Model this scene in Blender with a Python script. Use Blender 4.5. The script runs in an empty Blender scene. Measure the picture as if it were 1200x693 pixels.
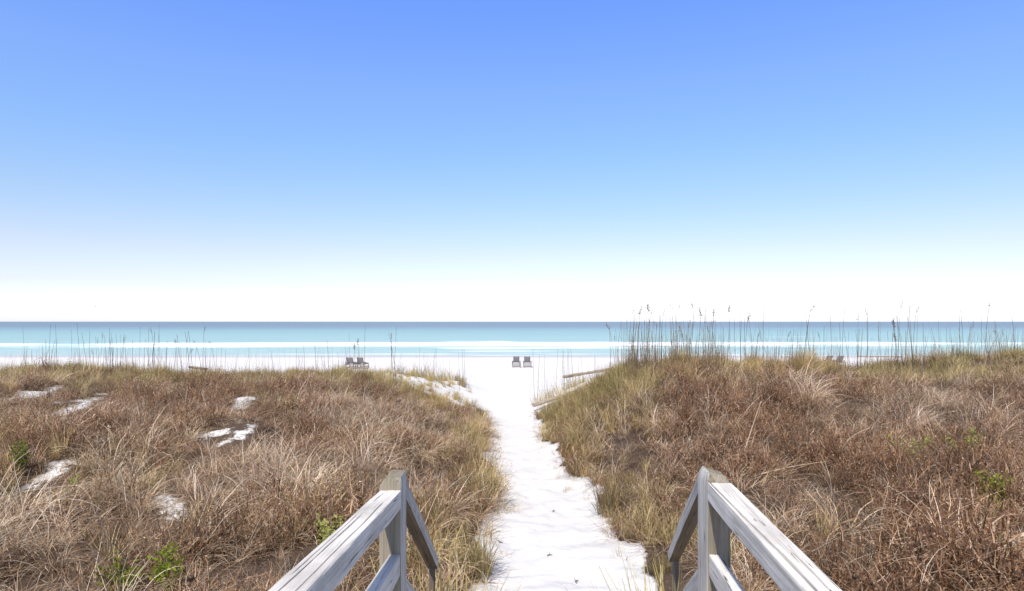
import bpy, math, random
import numpy as np
from mathutils import Vector, Matrix, Euler

random.seed(7)
RNG = np.random.default_rng(11)
SC = bpy.context.scene
COL = SC.collection
R = math.radians
F = 750.0            # focal length in pixels of the 1200 px wide photograph
H = 4.15             # eye height above the beach
HZ = 377.0           # row of the horizon

def at(px, py, Y):
    return Vector(((px - 600.0) / F * Y, Y, H - (py - HZ) / F * Y))

# ---------------------------------------------------------------- noise
def _hash(ix, iy, seed):
    n = (ix.astype(np.int64) * 374761393 + iy.astype(np.int64) * 668265263 + seed * 974634777) & 0x7fffffff
    n = ((n ^ (n >> 13)) * 1274126177) & 0x7fffffff
    n = (n ^ (n >> 16)) & 0xffff
    return n / 65535.0

def vnoise(x, y, seed=0):
    x = np.asarray(x, float); y = np.asarray(y, float)
    ix = np.floor(x); iy = np.floor(y)
    fx = x - ix; fy = y - iy
    fx = fx * fx * (3 - 2 * fx); fy = fy * fy * (3 - 2 * fy)
    a = _hash(ix, iy, seed); b = _hash(ix + 1, iy, seed)
    c = _hash(ix, iy + 1, seed); d = _hash(ix + 1, iy + 1, seed)
    return (a + (b - a) * fx) * (1 - fy) + (c + (d - c) * fx) * fy

def fbm(x, y, seed=0, octv=4):
    s = 0; amp = .5; tot = 0
    for k in range(octv):
        s = s + amp * vnoise(np.asarray(x) * 2 ** k + 17.3 * k, np.asarray(y) * 2 ** k - 9.1 * k, seed + k)
        tot += amp; amp *= .5
    return s / tot

def sstep(a, b, x):
    t = np.clip((np.asarray(x, float) - a) / (b - a), 0, 1)
    return t * t * (3 - 2 * t)

# ---------------------------------------------------------------- terrain
PZ = np.array([(-60, 1.7), (0, 1.62), (4.5, 1.56), (6.2, 1.54), (10, 1.25), (14, 1.0), (22, .55), (30, .3), (45, .1),
               (58, 0), (78, -.3), (90, -.62), (110, -1.6), (160, -4), (420, -12)])
PE = np.array([(-60, -.5, 1.1), (4, -.5, 1.2), (5, -.25, 1.2), (6.2, -.18, 1.25), (7.1, -.26, 1.25), (8, -.29, 1.28), (9.3, -.12, 1.3),
               (10.5, -.17, 1.26), (12, -.27, 1.04), (14, -.37, .84), (17, -.5, .79), (22, -.67, .82), (26, -.97, .94),
               (30, -1.36, 1.0), (35, -2.1, .9), (40, -3.5, 1.4), (50, -6, 4)])
DL = np.array([(-60, 1.8), (4, 1.62), (10, 1.72), (18, 1.92), (24, 1.98), (27, 1.85), (30, 1.45), (34, .9), (39, .35), (46, .1), (58, 0)])
DR = np.array([(-60, 1.9), (4, 1.65), (10, 1.95), (16, 2.42), (20, 2.58), (23, 2.45), (27, 1.85), (31, 1.2), (37, .45), (46, .1), (58, 0)])
# low mounds: x, y, radius x, radius y, height
MOUNDS = [(-4.5, 32.0, 2.0, 2.6, .55), (-2.9, 35.2, 1.4, 2.0, .50), (-6.8, 30.5, 2.0, 2.0, .25),
          (3.0, 29.0, 2.4, 2.2, .30), (5.2, 31.5, 2.6, 1.8, .55),
          (-14.6, 20.6, 1.9, 1.4, .22), (-12.6, 18.8, 1.6, 1.2, .18), (-5.9, 13.4, 1.0, .9, .16),
          (-7.3, 10.5, .9, .7, .14), (-7.2, 17.2, 1.0, .9, .15), (-4.5, 8.8, .7, .6, .10), (-18.3, 25.5, 1.8, 2.2, .34),
          (17.0, 20.5, 3.0, 2.5, .30), (14.0, 21, 1.6, 2.2, .15), (5.8, 19.5, 1.6, 2.2, .06), (8.6, 20.0, 2.4, 2.6, .13), (14.6, 20.5, 1.2, 2.4, .10)]
DIPS = [(-3.4, 25.5, 2.4, 2.6, -.16), (11.6, 21.0, 1.6, 5.0, -.38), (-20.5, 24.0, 1.6, 3, -.1), (-10, 25, 4, 4, -.06)]

def path_edges(y):
    return np.interp(y, PE[:, 0], PE[:, 1]), np.interp(y, PE[:, 0], PE[:, 2])

def ground(x, y, fine=True):
    x = np.asarray(x, float); y = np.asarray(y, float)
    zp = np.interp(y, PZ[:, 0], PZ[:, 1])
    le, re = path_edges(y)
    wl = np.interp(y, [4, 10, 20, 30], [3.2, 3.2, 4.6, 5.5]); wr = np.interp(y, [4, 10, 16, 22, 30], [3.0, 2.6, 2.7, 3.7, 5.0])
    off = sstep(50, 38, y)
    tl = off * sstep(-.15, 1, (le - x) / wl); tr = off * sstep(-.15, 1, (x - re) / wr)
    dl = np.interp(y + 2.2 * (fbm(x * .12, x * 0 + 3.1, 5) - .5), DL[:, 0], DL[:, 1])
    dr = np.interp(y + 2.2 * (fbm(x * .12, x * 0 + 8.1, 6) - .5), DR[:, 0], DR[:, 1])
    z = zp + (dl - zp) * tl + (dr - zp) * tr
    veg = np.clip(tl + tr, 0, 1) * sstep(44, 34, y)
    z = z + veg * (.46 * (fbm(x * .35, y * .35, 1) - .5) + .34 * (fbm(x * .9, y * .9, 2) - .5))
    for (mx, my, rx, ry, h) in MOUNDS + DIPS:
        z = z + h * np.exp(-(((x - mx) / rx) ** 2 + ((y - my) / ry) ** 2))
    if fine:
        near = sstep(40, 8, y)
        bare = sstep(60, 30, y)
        z = z + bare * (1 - .7 * np.clip(tl + tr, 0, 1)) * (.09 * (fbm(x * 2.3, y * 2.0, 3, 3) - .5) + .075 * near * (fbm(x * 5.0, y * 4.2, 4, 2) - .5))
        z = z + sstep(20, 60, y) * .08 * (fbm(x * .25, y * .6, 9, 3) - .5)
    return z

# ---------------------------------------------------------------- object helpers
def tag(o, label=None, cat=None, group=None, kind=None):
    if label: o['label'] = label
    if cat: o['category'] = cat
    if group: o['group'] = group
    if kind: o['kind'] = kind
    return o

def link(o, parent=None):
    COL.objects.link(o)
    if parent: o.parent = parent
    return o

def empty(name, loc, rz=0):
    o = bpy.data.objects.new(name, None); COL.objects.link(o)
    o.location = loc; o.rotation_euler = (0, 0, rz); o.empty_display_size = .2
    return o

def npmesh(name, v, f, mat=None, smooth=True, attrs=None):
    """mesh from numpy verts and quads (n x 4)"""
    me = bpy.data.meshes.new(name)
    v = np.asarray(v, np.float32); f = np.asarray(f, np.int32)
    me.vertices.add(len(v)); me.vertices.foreach_set('co', v.ravel())
    k = f.shape[1]
    me.loops.add(f.size); me.loops.foreach_set('vertex_index', f.ravel())
    me.polygons.add(len(f)); me.polygons.foreach_set('loop_start', np.arange(0, f.size, k, dtype=np.int32))
    me.update(calc_edges=True)
    me.polygons.foreach_set('use_smooth', np.full(len(f), smooth))
    for n, a in (attrs or {}).items():
        at_ = me.attributes.new(n, 'FLOAT', 'POINT'); at_.data.foreach_set('value', np.asarray(a, np.float32))
    if mat: me.materials.append(mat)
    return me

def grid_faces(nx, ny):
    i = np.arange(ny - 1)[:, None] * nx + np.arange(nx - 1)[None, :]
    i = i.ravel()
    return np.stack([i, i + 1, i + nx + 1, i + nx], 1)

class MB:
    """collects boxes and bars into one mesh"""
    def __init__(s): s.v = []; s.f = []
    def hull8(s, c):
        b = len(s.v); s.v += [tuple(p) for p in c]
        for q in ((0, 3, 2, 1), (4, 5, 6, 7), (0, 1, 5, 4), (1, 2, 6, 5), (2, 3, 7, 6), (3, 0, 4, 7)):
            s.f.append(tuple(b + i for i in q))
    def box(s, lo, hi):
        (a, b, c), (d, e, g) = lo, hi
        s.hull8([(a, b, c), (d, b, c), (d, e, c), (a, e, c), (a, b, g), (d, b, g), (d, e, g), (a, e, g)])
    def bar(s, p, q, w, h, up=Vector((0, 0, 1))):
        p = Vector(p); q = Vector(q); d = (q - p).normalized()
        sx = d.cross(up).normalized(); su = sx.cross(d).normalized()
        c = []
        for e in (p, q):
            c += [e - sx * w / 2 - su * h / 2, e + sx * w / 2 - su * h / 2, e + sx * w / 2 + su * h / 2, e - sx * w / 2 + su * h / 2]
        s.hull8(c)
    def tube(s, pts, rad, n=7):
        b = len(s.v); pts = [Vector(p) for p in pts]
        for i, p in enumerate(pts):
            d = (pts[min(i + 1, len(pts) - 1)] - pts[max(i - 1, 0)]).normalized()
            a = d.cross(Vector((.3, .2, .93))).normalized(); c = d.cross(a)
            for k in range(n):
                t = 2 * math.pi * k / n
                s.v.append(tuple(p + (a * math.cos(t) + c * math.sin(t)) * rad[i]))
        for i in range(len(pts) - 1):
            for k in range(n):
                s.f.append((b + i * n + k, b + i * n + (k + 1) % n, b + (i + 1) * n + (k + 1) % n, b + (i + 1) * n + k))
        s.f.append(tuple(b + k for k in range(n))[::-1]); e = b + (len(pts) - 1) * n
        s.f.append(tuple(e + k for k in range(n)))
    def build(s, name, mat, parent=None, smooth=False):
        me = bpy.data.meshes.new(name); me.from_pydata(s.v, [], s.f); me.update()
        me.materials.append(mat)
        if smooth: me.polygons.foreach_set('use_smooth', [True] * len(me.polygons))
        return link(bpy.data.objects.new(name, me), parent)

# ---------------------------------------------------------------- materials
def mat_new(name):
    m = bpy.data.materials.new(name); m.use_nodes = True
    nt = m.node_tree; nt.nodes.clear()
    out = nt.nodes.new('ShaderNodeOutputMaterial')
    return m, nt, out

def N(nt, typ, **kw):
    n = nt.nodes.new(typ)
    for k, v in kw.items():
        if k.startswith('i_'):
            n.inputs[k[2:].replace('_', ' ')].default_value = v
        else: setattr(n, k, v)
    return n

def ramp(nt, fac, stops, interp='LINEAR'):
    r = nt.nodes.new('ShaderNodeValToRGB'); r.color_ramp.interpolation = interp
    e = r.color_ramp.elements
    while len(e) < len(stops): e.new(.5)
    for el, (p, c) in zip(e, stops):
        el.position = p; el.color = (*c, 1) if len(c) == 3 else c
    nt.links.new(fac, r.inputs[0]); return r.outputs[0]

def math_(nt, op, a, b=None, clamp=False):
    n = nt.nodes.new('ShaderNodeMath'); n.operation = op; n.use_clamp = clamp
    for i, x in enumerate((a, b)):
        if x is None: continue
        if isinstance(x, (int, float)): n.inputs[i].default_value = x
        else: nt.links.new(x, n.inputs[i])
    return n.outputs[0]

def mix(nt, fac, a, b, mode='MIX'):
    n = nt.nodes.new('ShaderNodeMix'); n.data_type = 'RGBA'; n.blend_type = mode
    for i, x in ((0, fac), (6, a), (7, b)):
        if isinstance(x, (int, float)): n.inputs[i].default_value = x
        elif isinstance(x, tuple): n.inputs[i].default_value = (*x, 1)
        else: nt.links.new(x, n.inputs[i])
    return n.outputs[2]

def noise(nt, vec, scale, detail=4, rough=.55, dist=0.0):
    n = N(nt, 'ShaderNodeTexNoise'); n.inputs['Scale'].default_value = scale; n.inputs['Detail'].default_value = detail
    n.inputs['Roughness'].default_value = rough; n.inputs['Distortion'].default_value = dist
    if vec is not None: nt.links.new(vec, n.inputs['Vector'])
    return n.outputs['Fac']

def mat_sand():
    m, nt, out = mat_new('sand')
    L = nt.links
    geo = N(nt, 'ShaderNodeNewGeometry'); P = geo.outputs['Position']
    b = N(nt, 'ShaderNodeBsdfPrincipled'); b.inputs['Roughness'].default_value = .95; b.inputs['Specular IOR Level'].default_value = .1
    n1 = noise(nt, P, 1.7, 5); n2 = noise(nt, P, 14, 4); n3 = noise(nt, P, 70, 3)
    c = ramp(nt, n1, [(.3, (.63, .608, .575)), (.7, (.72, .70, .67))])
    # plant litter mixed into the sand under the brush
    lit = N(nt, 'ShaderNodeAttribute', attribute_name='litter')
    k = math_(nt, 'ADD', math_(nt, 'MULTIPLY', n2, 1.0), math_(nt, 'MULTIPLY', n3, .55))
    k = math_(nt, 'SUBTRACT', math_(nt, 'ADD', k, lit.outputs['Fac']), 1.05)
    k = math_(nt, 'MULTIPLY', k, 3.0, True)
    c = mix(nt, k, c, mix(nt, n3, (.035, .024, .017), (.13, .09, .065)))
    # scattered dark grains and bits of stem
    v = N(nt, 'ShaderNodeTexVoronoi'); v.inputs['Scale'].default_value = 3.2; L.new(P, v.inputs['Vector'])
    sp = math_(nt, 'LESS_THAN', v.outputs['Distance'], .035)
    sp = math_(nt, 'MULTIPLY', sp, math_(nt, 'GREATER_THAN', n2, .52))
    c = mix(nt, math_(nt, 'MULTIPLY', sp, .6), c, (.22, .16, .12))
    wet = N(nt, 'ShaderNodeAttribute', attribute_name='wet')
    c = mix(nt, wet.outputs['Fac'], c, (.47, .45, .44))
    L.new(c, b.inputs['Base Color'])
    rr = math_(nt, 'SUBTRACT', .95, math_(nt, 'MULTIPLY', wet.outputs['Fac'], .6)); L.new(rr, b.inputs['Roughness'])
    bp = N(nt, 'ShaderNodeBump'); bp.inputs['Strength'].default_value = .55; bp.inputs['Distance'].default_value = .05
    hgt = math_(nt, 'ADD', math_(nt, 'MULTIPLY', noise(nt, P, 5.5, 4), 1.0), math_(nt, 'MULTIPLY', n3, .12))
    L.new(hgt, bp.inputs['Height']); L.new(bp.outputs[0], b.inputs['Normal'])
    L.new(b.outputs[0], out.inputs[0]); return m

def mat_sea():
    m, nt, out = mat_new('sea_water'); L = nt.links
    geo = N(nt, 'ShaderNodeNewGeometry'); P = geo.outputs['Position']
    sep = N(nt, 'ShaderNodeSeparateXYZ'); L.new(P, sep.inputs[0])
    mp = N(nt, 'ShaderNodeMapping'); mp.inputs['Scale'].default_value = (.006, .03, 1); L.new(P, mp.inputs[0])
    n1 = noise(nt, mp.outputs[0], 1.0, 4)
    ly = math_(nt, 'LOGARITHM', math_(nt, 'MAXIMUM', sep.outputs['Y'], 1.0), 10.0)   # 90 m = 1.95, 1 km = 3
    ly = math_(nt, 'ADD', ly, math_(nt, 'MULTIPLY', math_(nt, 'SUBTRACT', n1, .5), .20))
    t = math_(nt, 'DIVIDE', math_(nt, 'SUBTRACT', ly, 1.9), 1.4, True)
    c = ramp(nt, t, [(0, (.42, .53, .50)), (.14, (.33, .485, .455)), (.30, (.285, .45, .425)), (.44, (.235, .38, .375)), (.56, (.18, .27, .315)), (.66, (.155, .215, .255)), (1, (.15, .20, .225))])
    mp2 = N(nt, 'ShaderNodeMapping'); mp2.inputs['Scale'].default_value = (.045, .30, 1); L.new(P, mp2.inputs[0])
    n2 = noise(nt, mp2.outputs[0], 1.0, 6, .65)
    fo = N(nt, 'ShaderNodeAttribute', attribute_name='foam')
    k = math_(nt, 'SUBTRACT', math_(nt, 'ADD', fo.outputs['Fac'], math_(nt, 'MULTIPLY', math_(nt, 'SUBTRACT', n2, .5), 2.4)), .24)
    k = math_(nt, 'MULTIPLY', k, 1.05, True)
    c = mix(nt, k, c, (.86, .87, .88))
    b = N(nt, 'ShaderNodeBsdfPrincipled'); L.new(c, b.inputs['Base Color'])
    b.inputs['IOR'].default_value = 1.33; b.inputs['Specular IOR Level'].default_value = .16
    L.new(math_(nt, 'ADD', .32, math_(nt, 'MULTIPLY', k, .5)), b.inputs['Roughness'])
    mp3 = N(nt, 'ShaderNodeMapping'); mp3.inputs['Scale'].default_value = (.35, .9, 1); L.new(P, mp3.inputs[0])
    bp = N(nt, 'ShaderNodeBump'); bp.inputs['Strength'].default_value = .6; bp.inputs['Distance'].default_value = .35
    L.new(noise(nt, mp3.outputs[0], 1.0, 5, .6), bp.inputs['Height']); L.new(bp.outputs[0], b.inputs['Normal'])
    L.new(b.outputs[0], out.inputs[0]); return m

def mat_wood(name, light, mid, dark, green=0.0, crack=.6):
    """weathered timber, grain along the local Z axis"""
    m, nt, out = mat_new(name); L = nt.links
    tc = N(nt, 'ShaderNodeTexCoord'); O = tc.outputs['Object']
    oi = N(nt, 'ShaderNodeObjectInfo')
    off = N(nt, 'ShaderNodeVectorMath', operation='ADD'); L.new(O, off.inputs[0])
    sc = N(nt, 'ShaderNodeVectorMath', operation='SCALE'); L.new(oi.outputs['Location'], sc.inputs[0]); sc.inputs['Scale'].default_value = 13.7
    L.new(sc.outputs[0], off.inputs[1]); V = off.outputs[0]
    def mp(z, s=1.0):
        q = N(nt, 'ShaderNodeMapping'); q.inputs['Scale'].default_value = (s, s, s * z); L.new(V, q.inputs[0]); return q.outputs[0]
    g1 = noise(nt, mp(.022), 120, 8, .65, .1)
    g2 = noise(nt, mp(.025), 36, 6, .6, .15)
    st = noise(nt, mp(.4), 6, 5, .6)
    g = math_(nt, 'ADD', math_(nt, 'MULTIPLY', g1, .55), math_(nt, 'MULTIPLY', g2, .45))
    c = ramp(nt, g, [(.33, dark), (.455, mid), (.555, light), (.75, tuple(min(1, x * 1.10) for x in light))])
    c = mix(nt, math_(nt, 'MULTIPLY', math_(nt, 'SUBTRACT', st, .48), 3.2, True), c, tuple(x * .62 for x in mid), 'MIX')
    if green:
        gn = noise(nt, mp(.5), 14, 4, .6)
        c = mix(nt, math_(nt, 'MULTIPLY', math_(nt, 'MULTIPLY', math_(nt, 'SUBTRACT', gn, .42), 4, True), green), c, (.16, .165, .085))
    # drying cracks: thin dark lines that follow the grain
    cr = noise(nt, mp(.016), 34, 2, .5, .1)
    ck = math_(nt, 'ABSOLUTE', math_(nt, 'SUBTRACT', cr, .5))
    ck = math_(nt, 'LESS_THAN', ck, .005)
    ck = math_(nt, 'MULTIPLY', ck, math_(nt, 'GREATER_THAN', noise(nt, mp(.2), 9, 2), .5))
    c = mix(nt, math_(nt, 'MULTIPLY', ck, crack), c, (.045, .04, .035))
    spl = N(nt, 'ShaderNodeAttribute', attribute_name='split')     # shade inside a long split, put into the colour
    c = mix(nt, math_(nt, 'MULTIPLY', spl.outputs['Fac'], .92), c, (.05, .045, .04))
    b = N(nt, 'ShaderNodeBsdfPrincipled'); b.inputs['Roughness'].default_value = .85; b.inputs['Specular IOR Level'].default_value = .2
    L.new(c, b.inputs['Base Color'])
    h = math_(nt, 'SUBTRACT', math_(nt, 'ADD', g1, math_(nt, 'MULTIPLY', g2, .8)), math_(nt, 'MULTIPLY', ck, .9))
    bp = N(nt, 'ShaderNodeBump'); bp.inputs['Strength'].default_value = .75; bp.inputs['Distance'].default_value = .006
    L.new(h, bp.inputs['Height']); L.new(bp.outputs[0], b.inputs['Normal'])
    L.new(b.outputs[0], out.inputs[0]); return m

def mat_plant(name, cols_a, cols_b, transl=.3, instanced=True, tint=1.0):
    """dry blades: colour from each blade's own tone and, between plants, from the plant's tint"""
    m, nt, out = mat_new(name); L = nt.links
    tone = N(nt, 'ShaderNodeAttribute', attribute_name='tone')
    oi = N(nt, 'ShaderNodeObjectInfo')
    a = ramp(nt, tone.outputs['Fac'], cols_a); b = ramp(nt, tone.outputs['Fac'], cols_b)
    if instanced:
        ti = N(nt, 'ShaderNodeAttribute', attribute_name='tint', attribute_type='INSTANCER'); f = ti.outputs['Fac']
    else: f = oi.outputs['Random']
    c = mix(nt, f, a, b)
    br = math_(nt, 'ADD', .50, math_(nt, 'MULTIPLY', oi.outputs['Random'], .95))
    vm = N(nt, 'ShaderNodeVectorMath', operation='SCALE'); L.new(c, vm.inputs[0]); L.new(math_(nt, 'MULTIPLY', br, tint * .90), vm.inputs['Scale'])
    d = N(nt, 'ShaderNodeBsdfDiffuse'); t = N(nt, 'ShaderNodeBsdfTranslucent')
    L.new(vm.outputs[0], d.inputs[0]); L.new(vm.outputs[0], t.inputs[0])
    ms = N(nt, 'ShaderNodeMixShader'); ms.inputs[0].default_value = transl
    L.new(d.outputs[0], ms.inputs[1]); L.new(t.outputs[0], ms.inputs[2]); L.new(ms.outputs[0], out.inputs[0])
    return m

def mat_flat(name, col, rough=.8, var=.15):
    m, nt, out = mat_new(name); L = nt.links
    tc = N(nt, 'ShaderNodeTexCoord')
    n = noise(nt, tc.outputs['Object'], 9, 4)
    c = ramp(nt, n, [(.3, tuple(x * (1 - var) for x in col)), (.7, tuple(min(1, x * (1 + var)) for x in col))])
    b = N(nt, 'ShaderNodeBsdfPrincipled'); b.inputs['Roughness'].default_value = rough; b.inputs['Specular IOR Level'].default_value = .25
    L.new(c, b.inputs['Base Color']); L.new(b.outputs[0], out.inputs[0]); return m

M_SAND = mat_sand(); M_SEA = mat_sea()
M_RAIL = mat_wood('silvered rail timber', (.80, .75, .675), (.64, .595, .53), (.28, .245, .205), 0, .85)
M_POST = mat_wood('greened post timber', (.31, .27, .205), (.23, .195, .145), (.09, .075, .055), .3, .6)
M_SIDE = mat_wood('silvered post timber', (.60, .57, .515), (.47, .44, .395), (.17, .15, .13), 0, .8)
M_STAIR_SHADE = mat_wood('shade-toned stair rail timber', (.20, .16, .125), (.14, .11, .085), (.06, .048, .038), 0, .8)  # dark tone paints in the shade on the stair rails' undersides
M_DRIFT = mat_wood('driftwood', (.44, .37, .30), (.32, .26, .20), (.13, .10, .075), 0, .6)
M_CHAIR = mat_flat('weathered dark timber', (.23, .195, .185), .8, .25)
STRAW = [(0, (.30, .20, .115)), (.45, (.58, .42, .255)), (.8, (.78, .63, .43)), (1, (.84, .74, .58))]
BROWN = [(0, (.11, .058, .032)), (.45, (.36, .215, .12)), (.8, (.58, .40, .25)), (1, (.74, .60, .46))]
GOLD = [(0, (.26, .165, .065)), (.45, (.55, .385, .16)), (.8, (.70, .53, .26)), (1, (.80, .67, .42))]
OLIVE = [(0, (.22, .18, .06)), (.45, (.43, .355, .135)), (.8, (.58, .475, .22)), (1, (.72, .60, .36))]
PINK = [(0, (.16, .09, .06)), (.45, (.44, .285, .19)), (.8, (.67, .51, .37)), (1, (.82, .72, .59))]
RUST = [(0, (.11, .052, .028)), (.45, (.32, .17, .095)), (.8, (.50, .31, .19)), (1, (.66, .50, .36))]
M_GRASS = mat_plant('dry grass blades', PINK, STRAW)
M_GOLD = mat_plant('golden grass blades', GOLD, OLIVE)
M_BRUSH = mat_plant('dead brush twigs', BROWN, RUST, .35)
M_TUFT_G = mat_plant('golden tuft blades', GOLD, OLIVE, .45, False)
M_TUFT_B = mat_plant('brown tuft blades', PINK, STRAW, .45, False)
M_DARK = mat_plant('dark brush', RUST, BROWN, .35, False)
M_OAT = mat_plant('sea oat stems', [(0, (.19, .145, .10)), (1, (.33, .26, .19))], [(0, (.21, .16, .11)), (1, (.37, .30, .21))], .15, False)
M_LEAF = mat_plant('young green leaves', [(0, (.26, .34, .035)), (1, (.48, .56, .08))], [(0, (.30, .36, .04)), (1, (.54, .58, .10))], .45, False)
M_DULL = mat_plant('dull green leaves', [(0, (.20, .24, .05)), (1, (.38, .40, .10))], [(0, (.24, .26, .06)), (1, (.42, .42, .12))], .4, False)

# ---------------------------------------------------------------- ground
def axis(segs):
    out = []
    for a, b, s in segs:
        out.append(np.arange(a, b - 1e-6, s))
    return np.concatenate(out + [[segs[-1][1]]])

def on_ground(px, py):
    Yq = 12.0
    for _ in range(80):
        z = float(ground((px - 600) / F * Yq, Yq, False)); Yq = .5 * Yq + .5 * min(40, max(4, (H - z) * F / (py - HZ)))
    return (px - 600) / F * Yq, Yq
PATCH = [(-4.5, 31.3, 2.4, 2.3), (-2.6, 34.5, 1.6, 2.2), (3.6, 30.6, 2.2, 1.0), (1.9, 28.3, 1.0, 1.6), (-2.0, 29.5, 1.2, 2.6)]
for (ax_, ay_, bx_, by_, n_, rp_) in [(30, 462, 78, 452, 5, 15), (60, 492, 124, 462, 8, 13), (232, 513, 302, 502, 7, 8), (252, 522, 285, 516, 3, 6), (278, 478, 294, 474, 2, 12),
                                      (30, 570, 86, 541, 7, 10), (184, 580, 220, 602, 5, 12), (112, 526, 126, 520, 2, 12), (0, 448, 18, 441, 3, 12), (84, 480, 60, 470, 2, 10), (455, 452, 520, 462, 5, 9)]:
    for k_ in range(n_):
        t_ = (k_ + .5) / n_
        qx, qy = on_ground(ax_ + (bx_ - ax_) * t_ + random.gauss(0, 3), ay_ + (by_ - ay_) * t_ + random.gauss(0, 2.5))
        rr_ = rp_ / F * qy * random.uniform(.6, 1.25)
        PATCH.append((qx, qy, rr_, rr_ * 1.25))

def bare(x, y):
    """0..1: how bare the sand is, inside the blow-outs"""
    k = np.zeros_like(np.asarray(x, float))
    wob = 1 + 1.3 * (fbm(np.asarray(x) * 2.6, np.asarray(y) * 2.0, 31, 3) - .5)
    for (px, py, rx, ry) in PATCH:
        d = np.sqrt(((x - px) / rx) ** 2 + ((y - py) / ry) ** 2) / wob
        k = np.maximum(k, sstep(1.5, .65, d))
    return k

def cover(x, y):
    """0..1: plant cover at a point"""
    le, re = path_edges(y)
    e = .55 * (fbm(np.asarray(x) * .8, np.asarray(y) * 1.2, 21, 3) - .5)
    d = np.maximum(le - x, x - re) - .13 + e
    k = sstep(0, .10, d)
    yl = 27.5 - 1.3 * np.exp(-((x + 3.4) / 2.6) ** 2) + 3 * (fbm(np.asarray(x) * .2, 0 * np.asarray(y), 41) - .5); yr = 26.0 + 3 * (fbm(np.asarray(x) * .2, 0 * np.asarray(y) + 5, 42) - .5)
    k = k * np.where(x < 0, sstep(yl + .6, yl - .6, y), sstep(yr + .6, yr - .6, y))
    return k * (1 - bare(x, y) * np.where(np.asarray(y) < 26, .93, 1.0))

xs = axis([(-700, -90, 30), (-90, -30, 3), (-30, -8, .3), (-8, -3, .14), (-3, 4, .06), (4, 9, .14), (9, 30, .3), (30, 90, 3), (90, 700, 30)])
ys = axis([(-60, -4, 4), (-4, 4, .5), (4, 14, .09), (14, 36, .2), (36, 60, .6), (60, 120, 1.5), (120, 420, 30)])
X, Y = np.meshgrid(xs, ys)
Z = ground(X, Y)
lit = np.clip(.05 + .75 * cover(X, Y), 0, 1) + .20 * bare(X, Y) * sstep(26, 20, Y)
shore = 88.5 + 2.5 * (fbm(X * .03, X * 0, 77) - .5)
wet = sstep(-13, -3, Y - shore) * .85
gme = npmesh('ground', np.stack([X.ravel(), Y.ravel(), Z.ravel()], 1), grid_faces(len(xs), len(ys)), M_SAND, True, {'litter': lit.ravel(), 'wet': wet.ravel()})
g = link(bpy.data.objects.new('ground', gme)); tag(g, 'white sand path, dunes and beach', 'ground', kind='structure')

# ---------------------------------------------------------------- sea
ny_ = np.concatenate([np.arange(80, 140, .45), np.arange(140, 300, 2.0), np.geomspace(300, 30000, 50)])
u = np.linspace(-1, 1, 520)
U, YY = np.meshgrid(u, ny_)
XX = U * (YY * 1.3 + 120)
ZZ = np.full_like(XX, -.60)
FO = np.zeros_like(XX)
def breaker(y0, h, w, seed, lo, hi, fw, sharp=1.0):
    """a wave crest along the shore; foam only where it is breaking"""
    global ZZ, FO
    yc = y0 + 10 * (fbm(XX * .012, XX * 0 + seed, seed) - .5) + 3.0 * (fbm(XX * .07, XX * 0 + seed, seed + 2) - .5)
    d = YY - yc
    br = sstep(lo, hi, fbm(XX * .02, XX * 0 + seed * 3.3, seed + 5, 3))
    ZZ = ZZ + h * np.where(d < 0, np.exp(-(d / (w * .55)) ** 2), np.exp(-(d / w) ** 2)) * (.55 + .6 * br)
    FO = np.maximum(FO, br * sharp * np.where(d > .3, np.exp(-((d - .3) / (w * .45)) ** 2), np.exp(-((d - .3) / fw) ** 2)))
breaker(124, .62, 2.4, 3, .05, .45, 6.0, .95)
breaker(112, .30, 1.4, 8, .40, .70, 3.5, .75)
breaker(101, .24, 1.1, 14, .35, .75, 2.6, .6)
breaker(143, .35, 3.5, 19, .60, .70, 3.0, .9)
breaker(93.5, .12, .8, 23, .25, .60, 2.4, .6)
breaker(165, .28, 4.0, 29, .9, 1.0, 2.0, .0)
breaker(190, .28, 4.5, 33, .68, .78, 2.0, .7)
FO = np.maximum(FO, .62 * np.exp(-((YY - shore[0, 0] - .8) / 1.6) ** 2))
far = sstep(200, 120, YY)
ZZ = ZZ + far * .10 * (fbm(XX * .12, YY * .5, 51) - .5)
sme = npmesh('sea', np.stack([XX.ravel(), YY.ravel(), ZZ.ravel()], 1), grid_faces(len(u), len(ny_)), M_SEA, True, {'foam': FO.ravel()})
sea = link(bpy.data.objects.new('sea', sme)); tag(sea, 'turquoise sea with low white breakers', 'sea', kind='structure')

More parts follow.
